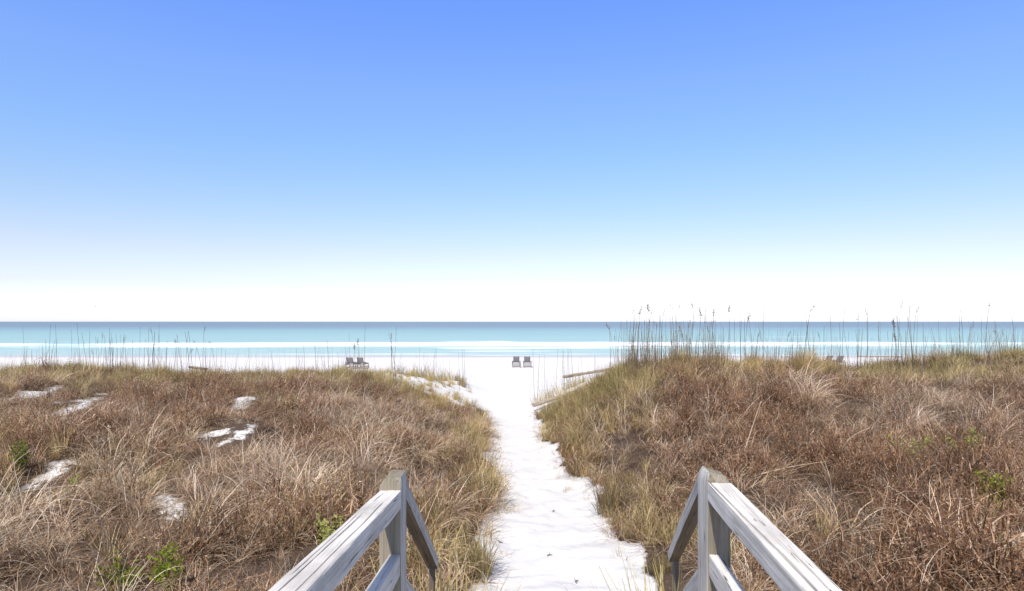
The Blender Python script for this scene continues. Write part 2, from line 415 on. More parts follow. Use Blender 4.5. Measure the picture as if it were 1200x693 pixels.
# ---------------------------------------------------------------- plants
def ribbons(n, base_r, length, lean, curl, width, tone, rng, seg=5, kink=.0, zbase=0.0, droop=None):
    """n curved blades: verts, quads, tone per vertex.  Scalars may be (lo, hi)."""
    def pick(v): return rng.uniform(v[0], v[1], n) if isinstance(v, tuple) else np.full(n, v)
    az = rng.uniform(0, 2 * np.pi, n); rr = base_r * np.sqrt(rng.uniform(0, 1, n)); ba = az + rng.normal(0, .8, n)
    L_ = pick(length); le = pick(lean); cu = pick(curl); w = pick(width); tn = pick(tone)
    p = np.stack([rr * np.cos(ba), rr * np.sin(ba), np.full(n, zbase)], 1)
    V = []; T = []
    az = az.copy()
    twist = rng.uniform(-1.2, 1.2, n)
    for i in range(seg + 1):
        t = i / seg
        a = le + cu * t ** 1.2
        d = np.stack([np.sin(a) * np.cos(az), np.sin(a) * np.sin(az), np.cos(a)], 1)
        sx = np.stack([-np.sin(az + twist * t), np.cos(az + twist * t), .25 * np.sin(3 * t + twist)], 1)
        ww = w * (1 - .8 * t ** 1.5) * .5
        V.append(p - sx * ww[:, None]); V.append(p + sx * ww[:, None])
        T.append(tn); T.append(tn)
        p = p + d * (L_ / seg)[:, None]
        if kink: az = az + rng.normal(0, kink, n); le = le + rng.normal(0, kink * .5, n)
    V = np.stack(V, 1).reshape(-1, 3); T = np.stack(T, 1).reshape(-1)
    k = (seg + 1) * 2
    b = (np.arange(n) * k)[:, None] + (np.arange(seg) * 2)[None, :]
    b = b.ravel()
    return V, np.stack([b, b + 1, b + 3, b + 2], 1), T

def join(parts):
    V = []; Fq = []; T = []; o = 0
    for v, f, t in parts:
        V.append(v); Fq.append(f + o); T.append(t); o += len(v)
    return np.concatenate(V), np.concatenate(Fq), np.concatenate(T)

def leaves(centres, size, rng, tone):
    n = len(centres)
    d = rng.normal(0, 1, (n, 3)); d /= np.linalg.norm(d, axis=1)[:, None]
    e = np.cross(d, rng.normal(0, 1, (n, 3))); e /= np.linalg.norm(e, axis=1)[:, None]
    s = rng.uniform(.6, 1.3, n)[:, None] * size
    V = np.stack([centres, centres + d * s * .5 + e * s * .22, centres + d * s, centres + d * s * .5 - e * s * .22], 1).reshape(-1, 3)
    b = np.arange(n) * 4
    T = np.repeat(rng.uniform(tone[0], tone[1], n), 4)
    return V, np.stack([b, b + 1, b + 2, b + 3], 1), T

def clump_grass(s):
    r = np.random.default_rng(100 + s)
    return join([ribbons(34, .10, (.35, .75), (.1, .75), (1.0, 2.9), (.0065, .0105), (.15, .9), r, 8, .16),
                 ribbons(26, .20, (.22, .42), (.5, 1.2), (.4, 1.6), (.007, .013), (.0, .38), r, 5, .2),  # low inner blades toned dark, painting in the shade between strands
                 ribbons(6, .10, (.55, .95), (.05, .6), (.6, 2.2), (.006, .010), (.8, 1), r, 8, .10)])

def clump_gold(s):
    r = np.random.default_rng(200 + s)
    return join([ribbons(40, .12, (.35, .72), (.0, .42), (.1, 1.5), (.0065, .011), (.2, .95), r, 7, .09),
                 ribbons(16, .15, (.2, .45), (.3, .9), (.3, 1.4), (.007, .012), (.0, .35), r, 5, .15)])  # inner layer darker: shade of the clump's gaps put into its tone

def clump_brush(s):
    r = np.random.default_rng(300 + s)
    ns = 16
    parts = [ribbons(ns, .12, (.35, .62), (.05, .85), (-.2, .7), (.010, .016), (.0, .5), r, 6, .18)]
    v0 = parts[0][0].reshape(ns, 7, 2, 3).mean(2)
    tips = v0[:, 3:, :].reshape(-1, 3)
    V, Fq, T = ribbons(len(tips), 0, (.12, .28), (.2, 1.3), (-.4, 1.4), (.006, .011), (.05, .95), r, 4, .25)
    off = np.repeat(tips, 10, 0)
    parts.append((V + off, Fq, T))
    ends = (V + off).reshape(-1, 10, 3)[:, 4:, :].reshape(-1, 3)
    ends = ends[r.permutation(len(ends))[:70]]
    parts.append(leaves(ends + r.normal(0, .015, ends.shape), .032, r, (.1, 1)))
    parts.append(ribbons(16, .25, (.3, .6), (.4, 1.2), (.6, 2.8), (.0065, .010), (.55, 1), r, 8, .2))
    return join(parts)

def clump_litter(s):
    """sprawling fallen stems and leaf litter close to the ground"""
    r = np.random.default_rng(400 + s)
    return join([ribbons(30, .35, (.25, .6), (1.0, 1.5), (.0, .5), (.006, .011), (.0, .7), r, 4, .3, .04),
                 ribbons(16, .3, (.12, .3), (.3, 1.2), (.3, 1.2), (.006, .010), (.0, .6), r, 4, .3)])

def protos(name, fn, n, mat):
    c = bpy.data.collections.new(name)
    for i in range(n):
        v, f, t = fn(i)
        me = npmesh(name, v, f, mat, False, {'tone': t})
        o = bpy.data.objects.new('%s_%02d' % (name, i), me); c.objects.link(o)
    return c

def scatter(name, coll, nproto, pts, scl, tint, label, cat, seed):
    """one stuff object: points that carry turned, scaled copies of the clumps"""
    r = np.random.default_rng(seed)
    n = len(pts)
    me = bpy.data.meshes.new(name); me.vertices.add(n); me.vertices.foreach_set('co', np.asarray(pts, np.float32).ravel())
    def att(nm, typ, val, key):
        a = me.attributes.new(nm, typ, 'POINT'); a.data.foreach_set(key, val)
    att('idx', 'INT', r.integers(0, nproto, n).astype(np.int32), 'value')
    rot = np.stack([r.normal(0, .13, n), r.normal(0, .13, n), r.uniform(0, 6.283, n)], 1).astype(np.float32)
    att('rot', 'FLOAT_VECTOR', rot.ravel(), 'vector')
    s3 = np.stack([scl * r.uniform(.9, 1.25, n), scl * r.uniform(.9, 1.25, n), scl * r.uniform(.75, 1.2, n)], 1).astype(np.float32)
    att('scl', 'FLOAT_VECTOR', s3.ravel(), 'vector')
    att('tint', 'FLOAT', np.asarray(tint, np.float32), 'value')
    o = link(bpy.data.objects.new(name, me)); tag(o, label, cat, kind='stuff')
    ng = bpy.data.node_groups.new(name, 'GeometryNodeTree')
    ng.interface.new_socket('Geometry', in_out='INPUT', socket_type='NodeSocketGeometry')
    ng.interface.new_socket('Geometry', in_out='OUTPUT', socket_type='NodeSocketGeometry')
    gi = ng.nodes.new('NodeGroupInput'); go = ng.nodes.new('NodeGroupOutput')
    ci = ng.nodes.new('GeometryNodeCollectionInfo'); ci.inputs['Collection'].default_value = coll
    ci.inputs['Separate Children'].default_value = True; ci.inputs['Reset Children'].default_value = True
    io = ng.nodes.new('GeometryNodeInstanceOnPoints'); io.inputs['Pick Instance'].default_value = True
    def named(nm, typ):
        a = ng.nodes.new('GeometryNodeInputNamedAttribute'); a.data_type = typ; a.inputs['Name'].default_value = nm; return a.outputs[0]
    ng.links.new(gi.outputs[0], io.inputs['Points']); ng.links.new(ci.outputs[0], io.inputs['Instance'])
    ng.links.new(named('idx', 'INT'), io.inputs['Instance Index'])
    ng.links.new(named('rot', 'FLOAT_VECTOR'), io.inputs['Rotation']); ng.links.new(named('scl', 'FLOAT_VECTOR'), io.inputs['Scale'])
    ng.links.new(io.outputs[0], go.inputs[0])
    md = o.modifiers.new('scatter', 'NODES'); md.node_group = ng
    return o

def field(n, seed):
    """points over the two dunes, evenly per square metre, in the wedge that can be seen (with a margin to step aside)"""
    r = np.random.default_rng(seed)
    y = r.uniform(3.2, 30.5, n); x = r.uniform(-30, 30, n)
    k = (np.abs(x) < .86 * y + 3.0)
    x, y = x[k], y[k]
    c = cover(x, y)
    k = r.uniform(0, 1, len(x)) < c * (.42 + .58 * sstep(.30, .55, vnoise(x * 1.7, y * 1.7, 82)))
    x, y = x[k], y[k]
    stairs = (x > -.32) & (x < .70) & (y < 5.2)
    return x[~stairs], y[~stairs], r

def lowering(x, y):
    """plants in front of a blow-out, and on the path's rim, are lower"""
    k = np.zeros_like(x)
    for (px, py, rx, ry) in PATCH:
        t = np.clip((py - y) / (ry + 1.1), -.4, 1.0)
        cx = px * (1 - .0 * t)
        d = np.abs(x - cx * y / py) / (rx * 1.0)
        k = np.maximum(k, sstep(1.15, .8, d) * sstep(1.0, .75, t) * sstep(-.35, 0, t))
    return 1 - .68 * k

def goldness(x, y):
    """how far golden grass wins over brush: on the crests and along the path"""
    le, re = path_edges(y)
    d = np.maximum(le - x, x - re)
    crest = np.where(x < 0, sstep(17, 24, y), sstep(15, 20, y))
    edge = sstep(1.7, .3, d) * np.where(x < 0, .62, .9)
    olive_bank = np.where(x > 0, sstep(3.4, 1.6, d) * sstep(10, 16, y) * .9, 0)
    return np.clip(np.maximum(np.maximum(crest * .95, edge), olive_bank) + .9 * (fbm(x * .55, y * .55, 61) - .52), 0, 1)

NB, NG, NA, NLT = 10, 9, 10, 6
C_A = protos('grass_clump', clump_grass, NA, M_GRASS)
C_G = protos('golden_clump', clump_gold, NG, M_GOLD)
C_B = protos('brush_clump', clump_brush, NB, M_BRUSH)
C_L = protos('litter_clump', clump_litter, NLT, M_GRASS)

x, y, r = field(33000, 1)
gd = goldness(x, y); pick = r.uniform(0, 1, len(x))
brushy = np.clip(.5 + 1.6 * (fbm(x * .42, y * .42, 71) - .5) + np.where(x > 0, .08, -.06), 0.08, .92)
isG = pick < gd * .92
isB = (~isG) & (r.uniform(0, 1, len(x)) < brushy)
isA = ~(isG | isB)
low = lowering(x, y)
big = np.clip(.42 + .62 * fbm(x * .5, y * .5, 81) + 1.1 * (vnoise(x * 1.7, y * 1.7, 82) - .42), .3, 1.6)
zz = ground(x, y, False) - .02
P = np.stack([x, y, zz], 1)
def tint_of(xx, yy, bias, seed): return np.clip(.5 + bias + 1.5 * (fbm(xx * .33, yy * .33, seed) - .5), 0, 1)
def put(name, coll, k, mask, sc, bias, seed, label, cat):
    s = sc * big[mask] * low[mask] * np.interp(y[mask], [6, 12, 20], [.92, .92, .82])
    scatter(name, coll, k, P[mask], s, tint_of(x[mask], y[mask], bias, seed), label, cat, seed)
crestS = 1 + .15 * sstep(16, 24, y)
put('dry_grass', C_A, NA, isA, 1.02, .0, 91, 'matted pale pinkish dry grass covering both dunes', 'dry grass')
put('golden_grass', C_G, NG, isG, .95, 0.05, 92, 'upright golden and olive grass along the dune crests and path edges', 'golden grass')
put('dead_brush', C_B, NB, isB, .95, -.08, 93, 'low brown twiggy dead brush covering the dune slopes', 'brush')
x2, y2, r2 = field(15000, 2)
x, y = x2, y2; low = lowering(x, y); big = np.ones_like(x)
P = np.stack([x, y, ground(x, y, False)], 1)
put('ground_litter', C_L, NLT, np.ones(len(x), bool), .9, -.1, 94, 'fallen dry stems and plant litter lying under the brush', 'plant litter')

def hummock_field():
    r = np.random.default_rng(12); yy = r.uniform(26.5, 34.5, 260); px = r.uniform(440, 572, 260); xx = (px - 600) / F * yy
    le, re = path_edges(yy); k = (fbm(xx * .8, yy * .8, 55) > .50) & (xx < le - .25)
    return xx[k], yy[k]
x, y = hummock_field(); low = np.ones_like(x); big = .45 + .5 * np.random.default_rng(13).uniform(0, 1, len(x)); P = np.stack([x, y, ground(x, y, False) - .01], 1)
put('hummock_grass', C_G, NG, np.ones(len(x), bool), 1.0, .1, 97, 'scattered golden grass on the sandy slope left of the path', 'hummock grass')
# thin grass and sprigs on the sandy hummocks, the blow-outs and the path rim
def sparse_field():
    r = np.random.default_rng(5)
    y = r.uniform(5.5, 33, 9000); x = r.uniform(-20, 8, 9000)
    b = bare(x, y)
    le, re = path_edges(y); d = np.maximum(le - x, x - re)
    rim = np.exp(-((d + .05) / .14) ** 2) * (y < 26)
    k = (r.uniform(0, 1, len(x)) < np.maximum(b * np.where(y > 26, .60, .85), rim * .7)) & ((d > .25) | (rim > .2))
    return x[k], y[k]
x, y = sparse_field(); low = np.ones_like(x); big = .5 + .6 * np.random.default_rng(6).uniform(0, 1, len(x))
P = np.stack([x, y, ground(x, y, False) - .01], 1)
def clump_thin(s):
    r = np.random.default_rng(500 + s)
    return join([ribbons(12, .08, (.12, .42), (.0, .8), (.0, 1.0), (.0035, .006), (.2, .9), r, 4, .1)])
C_T = protos('sprig_clump', clump_thin, 6, M_GOLD)
put('sparse_grass', C_T, 6, np.ones(len(x), bool), .85, .0, 95, 'thin sprigs of grass scattered over the bare sand patches', 'sparse grass')

# ---------------------------------------------------------------- single tufts that stand out
def tuft(name, px, Y, size, mat, label, cat, seed, kind='gold', n=1.0, group=None, up=1.0):
    X_ = (px - 600) / F * Y
    r = np.random.default_rng(seed)
    N_ = int(70 * n)
    if kind == 'gold':
        parts = [ribbons(N_, .16, (.35, .75), (.0, .5), (.1, 1.1), (.007, .013), (.2, 1), r, 6, .07),
                 ribbons(N_ // 2, .24, (.2, .5), (.3, 1.0), (.3, 1.3), (.004, .008), (.1, .8), r, 5, .15)]
    elif kind == 'fountain':
        parts = [ribbons(N_, .12, (.4, .75), (.1, .8), (.8, 1.9), (.004, .008), (.4, 1), r, 7, .06),
                 ribbons(N_ // 2, .2, (.2, .5), (.5, 1.2), (.3, 1.3), (.004, .007), (.1, .8), r, 5, .15)]
    elif kind == 'brush':
        parts = [clump_brush(seed)]
        parts.append(ribbons(N_ // 2, .2, (.3, .6), (.1, .9), (.1, 1.0), (.004, .007), (.3, 1), r, 5, .12))
    v, f, t = join(parts)
    v = v * np.array([size, size, size * up])
    o = link(bpy.data.objects.new(name, npmesh(name, v, f, mat, False, {'tone': t})))
    o.location = (X_, Y, float(ground(X_, Y, False)) - .02)
    return tag(o, label, cat, group)

tuft('grass_tuft', 716, 9.3, 1.15, M_TUFT_G, 'tall yellow green grass tuft at the right edge of the sand path', 'grass tuft', 1, 'gold', 1.4)
tuft('grass_tuft', 574, 9.7, 1.15, M_TUFT_B, 'bushy reddish tuft bulging from the left bank into the path', 'grass tuft', 2, 'brush', 1.2)
tuft('grass_tuft', 556, 9.2, 1.0, M_TUFT_G, 'golden tuft behind the descending left rail at the path bank', 'grass tuft', 3, 'gold', 1.2)
tuft('grass_tuft', 592, 7.3, .42, M_TUFT_G, 'small sparse sprawling tuft on bare sand beside the left path edge', 'grass tuft', 4, 'fountain', .25)
tuft('grass_tuft', 745, 7.9, .55, M_TUFT_B, 'low straggly tuft on the sand at the foot of the right rail', 'grass tuft', 5, 'fountain', .5)
tuft('grass_tuft', 1104, 8.9, 1.15, M_TUFT_B, 'pale fountain shaped dry clump on the lower right dune', 'grass tuft', 6, 'fountain', 1.6)
for i, (px, Y) in enumerate([(472, 31.6), (479, 32.2), (486, 32.4), (493, 32.6), (500, 32.5), (505, 31.8)]):
    tuft('grass_tuft', px + random.uniform(-3, 3), Y + random.uniform(-.7, .4), random.uniform(1.0, 1.75), M_TUFT_G, 'olive tuft in the row capping the nearer sandy hummock left of the path', 'grass tuft', 20 + i, 'gold', .9, 'tufts on the nearer left hummock', .8)
for i, (px, Y) in enumerate([(516, 35.2), (522, 35.6), (528, 35.4), (534, 35.5), (540, 35.2), (545, 34.6)]):
    tuft('grass_tuft', px + random.uniform(-3, 3), Y + random.uniform(-.8, .4), random.uniform(.9, 1.6), M_TUFT_G, 'olive tuft in the row capping the farther sandy hummock left of the path', 'grass tuft', 30 + i, 'gold', .9, 'tufts on the farther left hummock', .8)
for i, (px, Y) in enumerate([(628, 27.6), (637, 27.9), (645, 28.3), (655, 28.6), (664, 29.0), (673, 29.3), (682, 29.5)]):
    tuft('grass_tuft', px, Y, 1.15 + .1 * (i % 3), M_TUFT_G, 'golden tuft in the row between the two driftwood beams right of the path', 'grass tuft', 40 + i, 'gold', .6, 'tufts between the driftwood beams', .85)

tuft('brush_mound', 52, 23.5, 1.5, M_DARK, 'dark brush mound rising highest on the far left crest', 'brush mound', 61, 'brush', .8)
tuft('brush_mound', 74, 23.2, 1.35, M_DARK, 'second dark brush mound beside the highest one on the far left crest', 'brush mound', 62, 'brush', .8)
tuft('brush_mound', 1086, 21.0, 1.2, M_DARK, 'dark brush mound right of the dip in the right crest', 'brush mound', 63, 'brush', .8)
tuft('grass_tuft', 513, 3.8, 1.5, M_TUFT_G, 'tall golden tuft under the low end of the left stair rail', 'grass tuft', 81, 'gold', 2.2)
tuft('grass_tuft', 787, 3.8, 1.5, M_TUFT_G, 'tall golden tuft under the low end of the right stair rail', 'grass tuft', 82, 'gold', 2.2)
tuft('grass_tuft', 510, 3.72, 1.35, M_TUFT_G, 'tallest golden tuft hiding the foot of the left stair rail', 'grass tuft', 83, 'gold', 1.6, None, 1.35)
tuft('grass_tuft', 791, 3.72, 1.35, M_TUFT_G, 'tallest golden tuft hiding the foot of the right stair rail', 'grass tuft', 84, 'gold', 1.6, None, 1.35)
for i, (px, Y) in enumerate([(656, 25.9), (668, 26.2), (681, 26.5)]):
    tuft('grass_tuft', px, Y, 1.1, M_TUFT_G, 'golden tuft covering the middle of the nearer driftwood beam', 'grass tuft', 70 + i, 'gold', .7, 'tufts over the nearer driftwood beam', .8)
# green young shrubs
def green_shrub(px, Y, h, label, seed, mat=None, nst=9):
    X_ = (px - 600) / F * Y; r = np.random.default_rng(600 + seed)
    root = empty('green_shrub', (X_, Y, float(ground(X_, Y, False)) + .0))
    tag(root, label, 'shrub')
    V, Fq, T = ribbons(nst, .12 * h, (h * .85, h * 1.35), (.0, .5), (-.2, .4), (.006, .01), (.0, .4), r, 6, .08)
    link(bpy.data.objects.new('stem', npmesh('stem', V, Fq, M_OAT, False, {'tone': T})), root)
    c = V.reshape(nst, 7, 2, 3).mean(2)
    c = c[:, 1:, :].reshape(-1, 3)
    c = np.repeat(c, 14, 0) + r.normal(0, .03, (len(c) * 14, 3))
    v, f, t = leaves(c, .048, r, (0, 1))
    link(bpy.data.objects.new('foliage', npmesh('foliage', v, f, mat or M_LEAF, False, {'tone': t})), root)

green_shrub(26, 9.8, .42, 'dull green shrub beside the sand patch on the far left slope', 1, M_DULL, 9)
green_shrub(84, 9.0, .34, 'small bright green sprig just right of the leftmost sand patch', 2, None, 3)
green_shrub(71, 8.3, .30, 'small bright green sprig just below the leftmost sand patch', 3, None, 3)
green_shrub(136, 5.75, .33, 'bright lime green shrub low in the left corner, left of its twin', 4, None, 8)
green_shrub(198, 5.75, .34, 'bright lime green shrub low on the left, nearer the wooden rail', 5, None, 9)
green_shrub(386, 6.9, .34, 'small green sprig hidden in grass just above the left handrail', 6, M_DULL, 4)
green_shrub(1166, 7.6, .38, 'bright green shrub alone on the lower right dune near its edge', 7, None, 7)
green_shrub(1066, 9.5, .42, 'green shrub on the right dune, left of the pale fountain clump', 8, M_DULL, 6)
green_shrub(1138, 9.5, .42, 'dull green shrub on the right dune, right of the pale fountain clump', 9, M_DULL, 6)
green_shrub(1160, 6.1, .30, 'tiny green sprig at the bottom right below the bright shrub', 10, None, 3)

# ---------------------------------------------------------------- sea oats: stalks against the sea
def oat_mesh(s, h):
    r = np.random.default_rng(700 + s)
    a = r.uniform(0, 6.28); bend = r.uniform(.01, .12)
    pts = []; rad = []
    for i in range(9):
        t = i / 8
        pts.append((math.cos(a) * bend * h * t ** 2.2, math.sin(a) * bend * h * t ** 2.2, h * t))
        rad.append(.0060 * (1 - .45 * t))
    return pts, rad, a, r

def oat_proto(s, h, head):
    pts, rad, a, r = oat_mesh(s, h)
    m = MB(); m.tube(pts, rad, 5)
    root_me = bpy.data.meshes.new('sea_oat_stalk'); root_me.from_pydata(m.v, [], m.f); root_me.materials.append(M_OAT)
    hd = None
    top = np.array(pts[-1])
    if head:
        n = 26 if head == 2 else 15
        c = []
        for k in range(n):
            t = k / n
            side = r.uniform(-1, 1) * .035 * (1 - t * .6)
            p = top + np.array([math.cos(a) * .05 * t + side * math.sin(a), math.sin(a) * .05 * t - side * math.cos(a), -.16 + .24 * t]) + r.normal(0, .006, 3)
            c.append(p)
        v, f, t = leaves(np.array(c), .05 if head == 2 else .038, r, (0, .8))
        ax = np.array(c).reshape(n, 3)[::3]; w_ = np.array([.004, 0, 0])
        av = np.stack([ax - w_, ax + w_], 1).reshape(-1, 3); q = np.arange(len(ax) - 1) * 2
        v, f, t = join([(v, f, t), (av, np.stack([q, q + 1, q + 3, q + 2], 1), np.full(len(av), .4))])
        hd = npmesh('seed_head', v, f, M_OAT, False, {'tone': t})
    return root_me, hd

OATS = [oat_proto(i, 1.0, (0, 1, 2, 0, 1, 0, 1, 0)[i]) for i in range(8)]
used_oat = 0
def oat(px, Y, ytop, kind, label, group):
    X_ = (px - 600) / F * Y; z0 = float(ground(X_, Y, False))
    h = H - (ytop - HZ) / F * Y - z0
    me, hd = OATS[kind]
    o = link(bpy.data.objects.new('sea_oat_stalk', me)); o.location = (X_, Y, z0 - .02)
    sx = random.uniform(.85, 1.25)
    o.scale = (sx * max(h, .5) ** .3, sx * max(h, .5) ** .3, h); o.rotation_euler = (random.gauss(0, .03), random.gauss(0, .045), random.uniform(0, 6.28))
    tag(o, label, 'sea oat', group)
    if hd:
        c = link(bpy.data.objects.new('seed_head', hd), o)
        # keep the seed head's own proportions on the stretched stalk
        c.scale = (1, 1, 1 / h); c.location = (0, 0, 1 - 1 / h)
LB = ('slender bare sea oat stalk rising from the %s dune crest against the sea', 'sea oat stalk with a ragged seed head on the %s dune crest')
def oats(side, px, Y, top):
    k = random.choice((0, 1, 2, 3, 4, 5, 6, 7, 0, 3, 5, 7, 0, 3))
    hd = 1 if OATS[k][1] else 0
    oat(px, Y, top, k, LB[hd] % side, ('bare sea oat stalks on the %s crest', 'seeded sea oat stalks on the %s crest')[hd] % side)
for i in range(80):      # thick stand at the left end of the right dune
    px = random.uniform(738, 842) if i % 5 else random.uniform(715, 745)
    oats('right', px, random.uniform(18.5, 22.5), random.choice((random.uniform(350, 372), random.uniform(362, 385), random.uniform(378, 400))))
for i in range(80):      # thinner along the rest of the right crest
    px = random.uniform(840, 1198)
    oats('right', px, random.uniform(19, 23), random.choice((random.uniform(352, 372), random.uniform(368, 392), random.uniform(380, 402))))
for i in range(84):      # left crest
    px = random.uniform(25, 470) if i % 3 else random.uniform(110, 260)
    oats('left', px, random.uniform(23.5, 27), random.choice((random.uniform(376, 392), random.uniform(386, 404), random.uniform(396, 412))))
for i in range(22):      # short ones by the hummocks
    px = random.uniform(455, 548)
    oat(px, random.uniform(31.5, 35), random.uniform(405, 432), random.choice((0, 3, 5)), 'short bare stalk standing on the sandy hummocks left of the path', 'short stalks on the left hummocks')
for i in range(20):
    px = random.uniform(622, 735)
    oat(px, random.uniform(27.5, 31), random.uniform(398, 432), random.choice((0, 3, 5)), 'short bare stalk standing among the driftwood right of the path', 'short stalks by the driftwood')

def stem_field():
    r = np.random.default_rng(9); xs_ = []; ys_ = []
    for n, a, b, y0, y1 in ((230, 730, 850, 18.5, 22.5), (260, 840, 1200, 19, 23), (190, 0, 470, 23.5, 27), (30, 455, 550, 31.5, 35.5), (30, 615, 735, 27, 31)):
        yy = r.uniform(y0, y1, n); xs_.append((r.uniform(a, b, n) - 600) / F * yy); ys_.append(yy)
    return np.concatenate(xs_), np.concatenate(ys_)
def clump_stem(s):
    r = np.random.default_rng(520 + s)
    return ribbons(3, .12, (.6, 1.75), (.0, .10), (.0, .30), (.011, .015), (.0, .6), r, 6, .02)
M_STEM = mat_plant('thin seed stems', [(0, (.22, .16, .11)), (1, (.42, .33, .24))], [(0, (.2, .15, .09)), (1, (.40, .31, .2))], .2)
C_S = protos('stem_clump', clump_stem, 6, M_STEM)
x, y = stem_field(); low = np.ones_like(x); big = np.ones_like(x); P = np.stack([x, y, ground(x, y, False)], 1)
put('thin_stems', C_S, 6, np.ones(len(x), bool), .95, 0, 96, 'thin upright flower stems mixed into the grass along both crests', 'grass stems')

# long pale fallen stalks across the brush
def fallen(p0, p1, sag, rad, label):
    a, b = Vector(p0), Vector(p1); m = MB(); pts = []; rr = []
    for i in range(11):
        t = i / 10
        pts.append(a.lerp(b, t) - a + Vector((0, 0, sag * 4 * t * (1 - t)))); rr.append(rad * (1 - .6 * t))
    m.tube(pts, rr, 6)
    o = m.build('dry_stalk', M_PALE, None, True); o.location = a; tag(o, label, 'dry stalk')
M_PALE = mat_flat('pale dry stalk', (.50, .38, .26), .8, .2)
fallen(at(884, 558, 9.2), at(972, 541, 9.6), .03, .010, 'long pale dry stalk leaning over grass above the right handrail')
fallen(at(1040, 556, 8.9), at(1096, 562, 8.6), .02, .008, 'pale dry stalk lying flat across the right dune below the fountain clump')
fallen(at(24, 577, 8.4), at(120, 567, 8.9), .02, .008, 'long pale stalk lying across brush at the far left')
fallen(at(1138, 572, 7.4), at(1150, 690, 6.2), .02, .009, 'pale upright dry stalk at the lower right corner')
fallen(at(872, 530, 9.6), at(892, 470, 9.7), .01, .008, 'pale dry stalk standing above the right post')

# ---------------------------------------------------------------- railings
def beam(name, p, q, w, h, mat, parent, seed, groove=None, wear=.004, top=None, rings=48, rnd=.008, up=None, side_mat=None, flip=1):
    """squared timber from p to q (its local Z), rounded arrises, a slightly worn surface and, if asked, a split along its upper face.
    w is across (local X), h is local Y."""
    p, q = Vector(p), Vector(q); d = q - p; Lg = d.length; zax = d.normalized()
    up = up or (Vector((0, 0, 1)) if abs(zax.z) < .9 else Vector((0, 1, 0)))
    xax = up.cross(zax).normalized() if abs(zax.z) < .9 else Vector((1, 0, 0))
    yax = zax.cross(xax).normalized()
    sec = []
    nx = 9; ny = 6
    hw, hh = w / 2, h / 2
    def side(a, b, n):
        for i in range(n): t = i / n; sec.append((a[0] + (b[0] - a[0]) * t, a[1] + (b[1] - a[1]) * t))
    def corner(cx, cy, a0):
        for k in range(3):
            a = a0 + k * math.pi / 4; sec.append((cx + rnd * math.cos(a), cy + rnd * math.sin(a)))
    corner(hw - rnd, -hh + rnd, -math.pi / 2); side((hw, -hh + rnd), (hw, hh - rnd), ny)
    corner(hw - rnd, hh - rnd, 0)
    i_top0 = len(sec); side((hw - rnd, hh), (-hw + rnd, hh), nx * 6); i_top1 = len(sec)
    corner(-hw + rnd, hh - rnd, math.pi / 2); side((-hw, hh - rnd), (-hw, -hh + rnd), ny)
    corner(-hw + rnd, -hh + rnd, math.pi); side((-hw + rnd, -hh), (hw - rnd, -hh), nx)
    sec = np.array(sec); n = len(sec)
    zs = np.linspace(0, Lg, rings + 1)
    if top: zs = np.concatenate([zs[:-3], Lg - np.array([.045, .032, .022, .014, .007, 0])])
    V = []; SPL = []
    for z in zs:
        s = sec.copy(); sp_ = np.zeros(n)
        ang = np.arctan2(s[:, 1] / hh, s[:, 0] / hw)
        s = s * (1 + wear / min(hw, hh) * (fbm(ang * 2.5 + 10, np.full(n, z * 3.0), seed) - .5)[:, None])
        s[:, 0] += .006 * (vnoise(np.array([z * 1.3]), np.array([.5]), seed + 3)[0] - .5)
        zc = np.full(n, z)
        if groove:
            for (g0, slope, amp, gw, gd, za, zb) in groove:
                gx = g0 + slope * (Lg - z) + amp * (fbm(np.array([z * 2.1]), np.array([seed * 1.7]), seed + 8)[0] - .5) * 2
                k = np.exp(-((s[:, 0] - gx) / gw) ** 2) * float(sstep(za, za + .08, z) * sstep(zb, zb - .08, z))
                mk = np.zeros(n); mk[i_top0:i_top1] = 1
                s[:, 1] -= k * mk * gd; sp_ = np.maximum(sp_, np.clip(k * mk * 1.15 - .15, 0, 1))
        if top == 'round' and z > Lg - .05:
            t = (z - (Lg - .05)) / .05; s = s * (1 - .30 * t ** 2.2)
            zc = zc - .014 * t * np.clip(s[:, 0] / hw, -1, 1) - .01 * t * (fbm(s[:, 0] * 60, s[:, 1] * 60, 4) - .5)
        if top == 'chamfer' and z > Lg - .05:
            t = (z - (Lg - .05)) / .05
            zc = zc - t * np.clip(s[:, 0] / hw * flip - .45, 0, 1) * .06; s = s * (1 - .06 * t ** 3)
        V.append(np.stack([s[:, 0], s[:, 1], zc], 1)); SPL.append(sp_)
    m = len(V); V = np.concatenate(V)
    faces = [(i * n + k, i * n + (k + 1) % n, (i + 1) * n + (k + 1) % n, (i + 1) * n + k) for i in range(m - 1) for k in range(n)]
    faces.append(tuple(range(n))[::-1]); 
    # end grain cap with a centre
    cz = V[(m - 1) * n:, :].mean(0); V = np.vstack([V, cz[None, :]]); c = len(V) - 1
    for k in range(n): faces.append(((m - 1) * n + k, (m - 1) * n + (k + 1) % n, c))
    me = bpy.data.meshes.new(name); me.from_pydata([tuple(v) for v in V], [], faces); me.update()
    at_ = me.attributes.new('split', 'FLOAT', 'POINT'); at_.data.foreach_set('value', np.append(np.concatenate(SPL), 0).astype(np.float32))
    me.polygons.foreach_set('use_smooth', [True] * len(me.polygons)); me.materials.append(mat)
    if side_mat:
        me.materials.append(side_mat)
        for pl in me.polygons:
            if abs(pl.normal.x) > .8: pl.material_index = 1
    try: me.set_sharp_from_angle(angle=R(40))
    except Exception: pass
    o = link(bpy.data.objects.new(name, me), parent)
    M_ = Matrix((xax, yax, zax)).transposed().to_4x4(); M_.translation = p - (parent.location if parent else Vector())
    o.matrix_local = M_
    return o

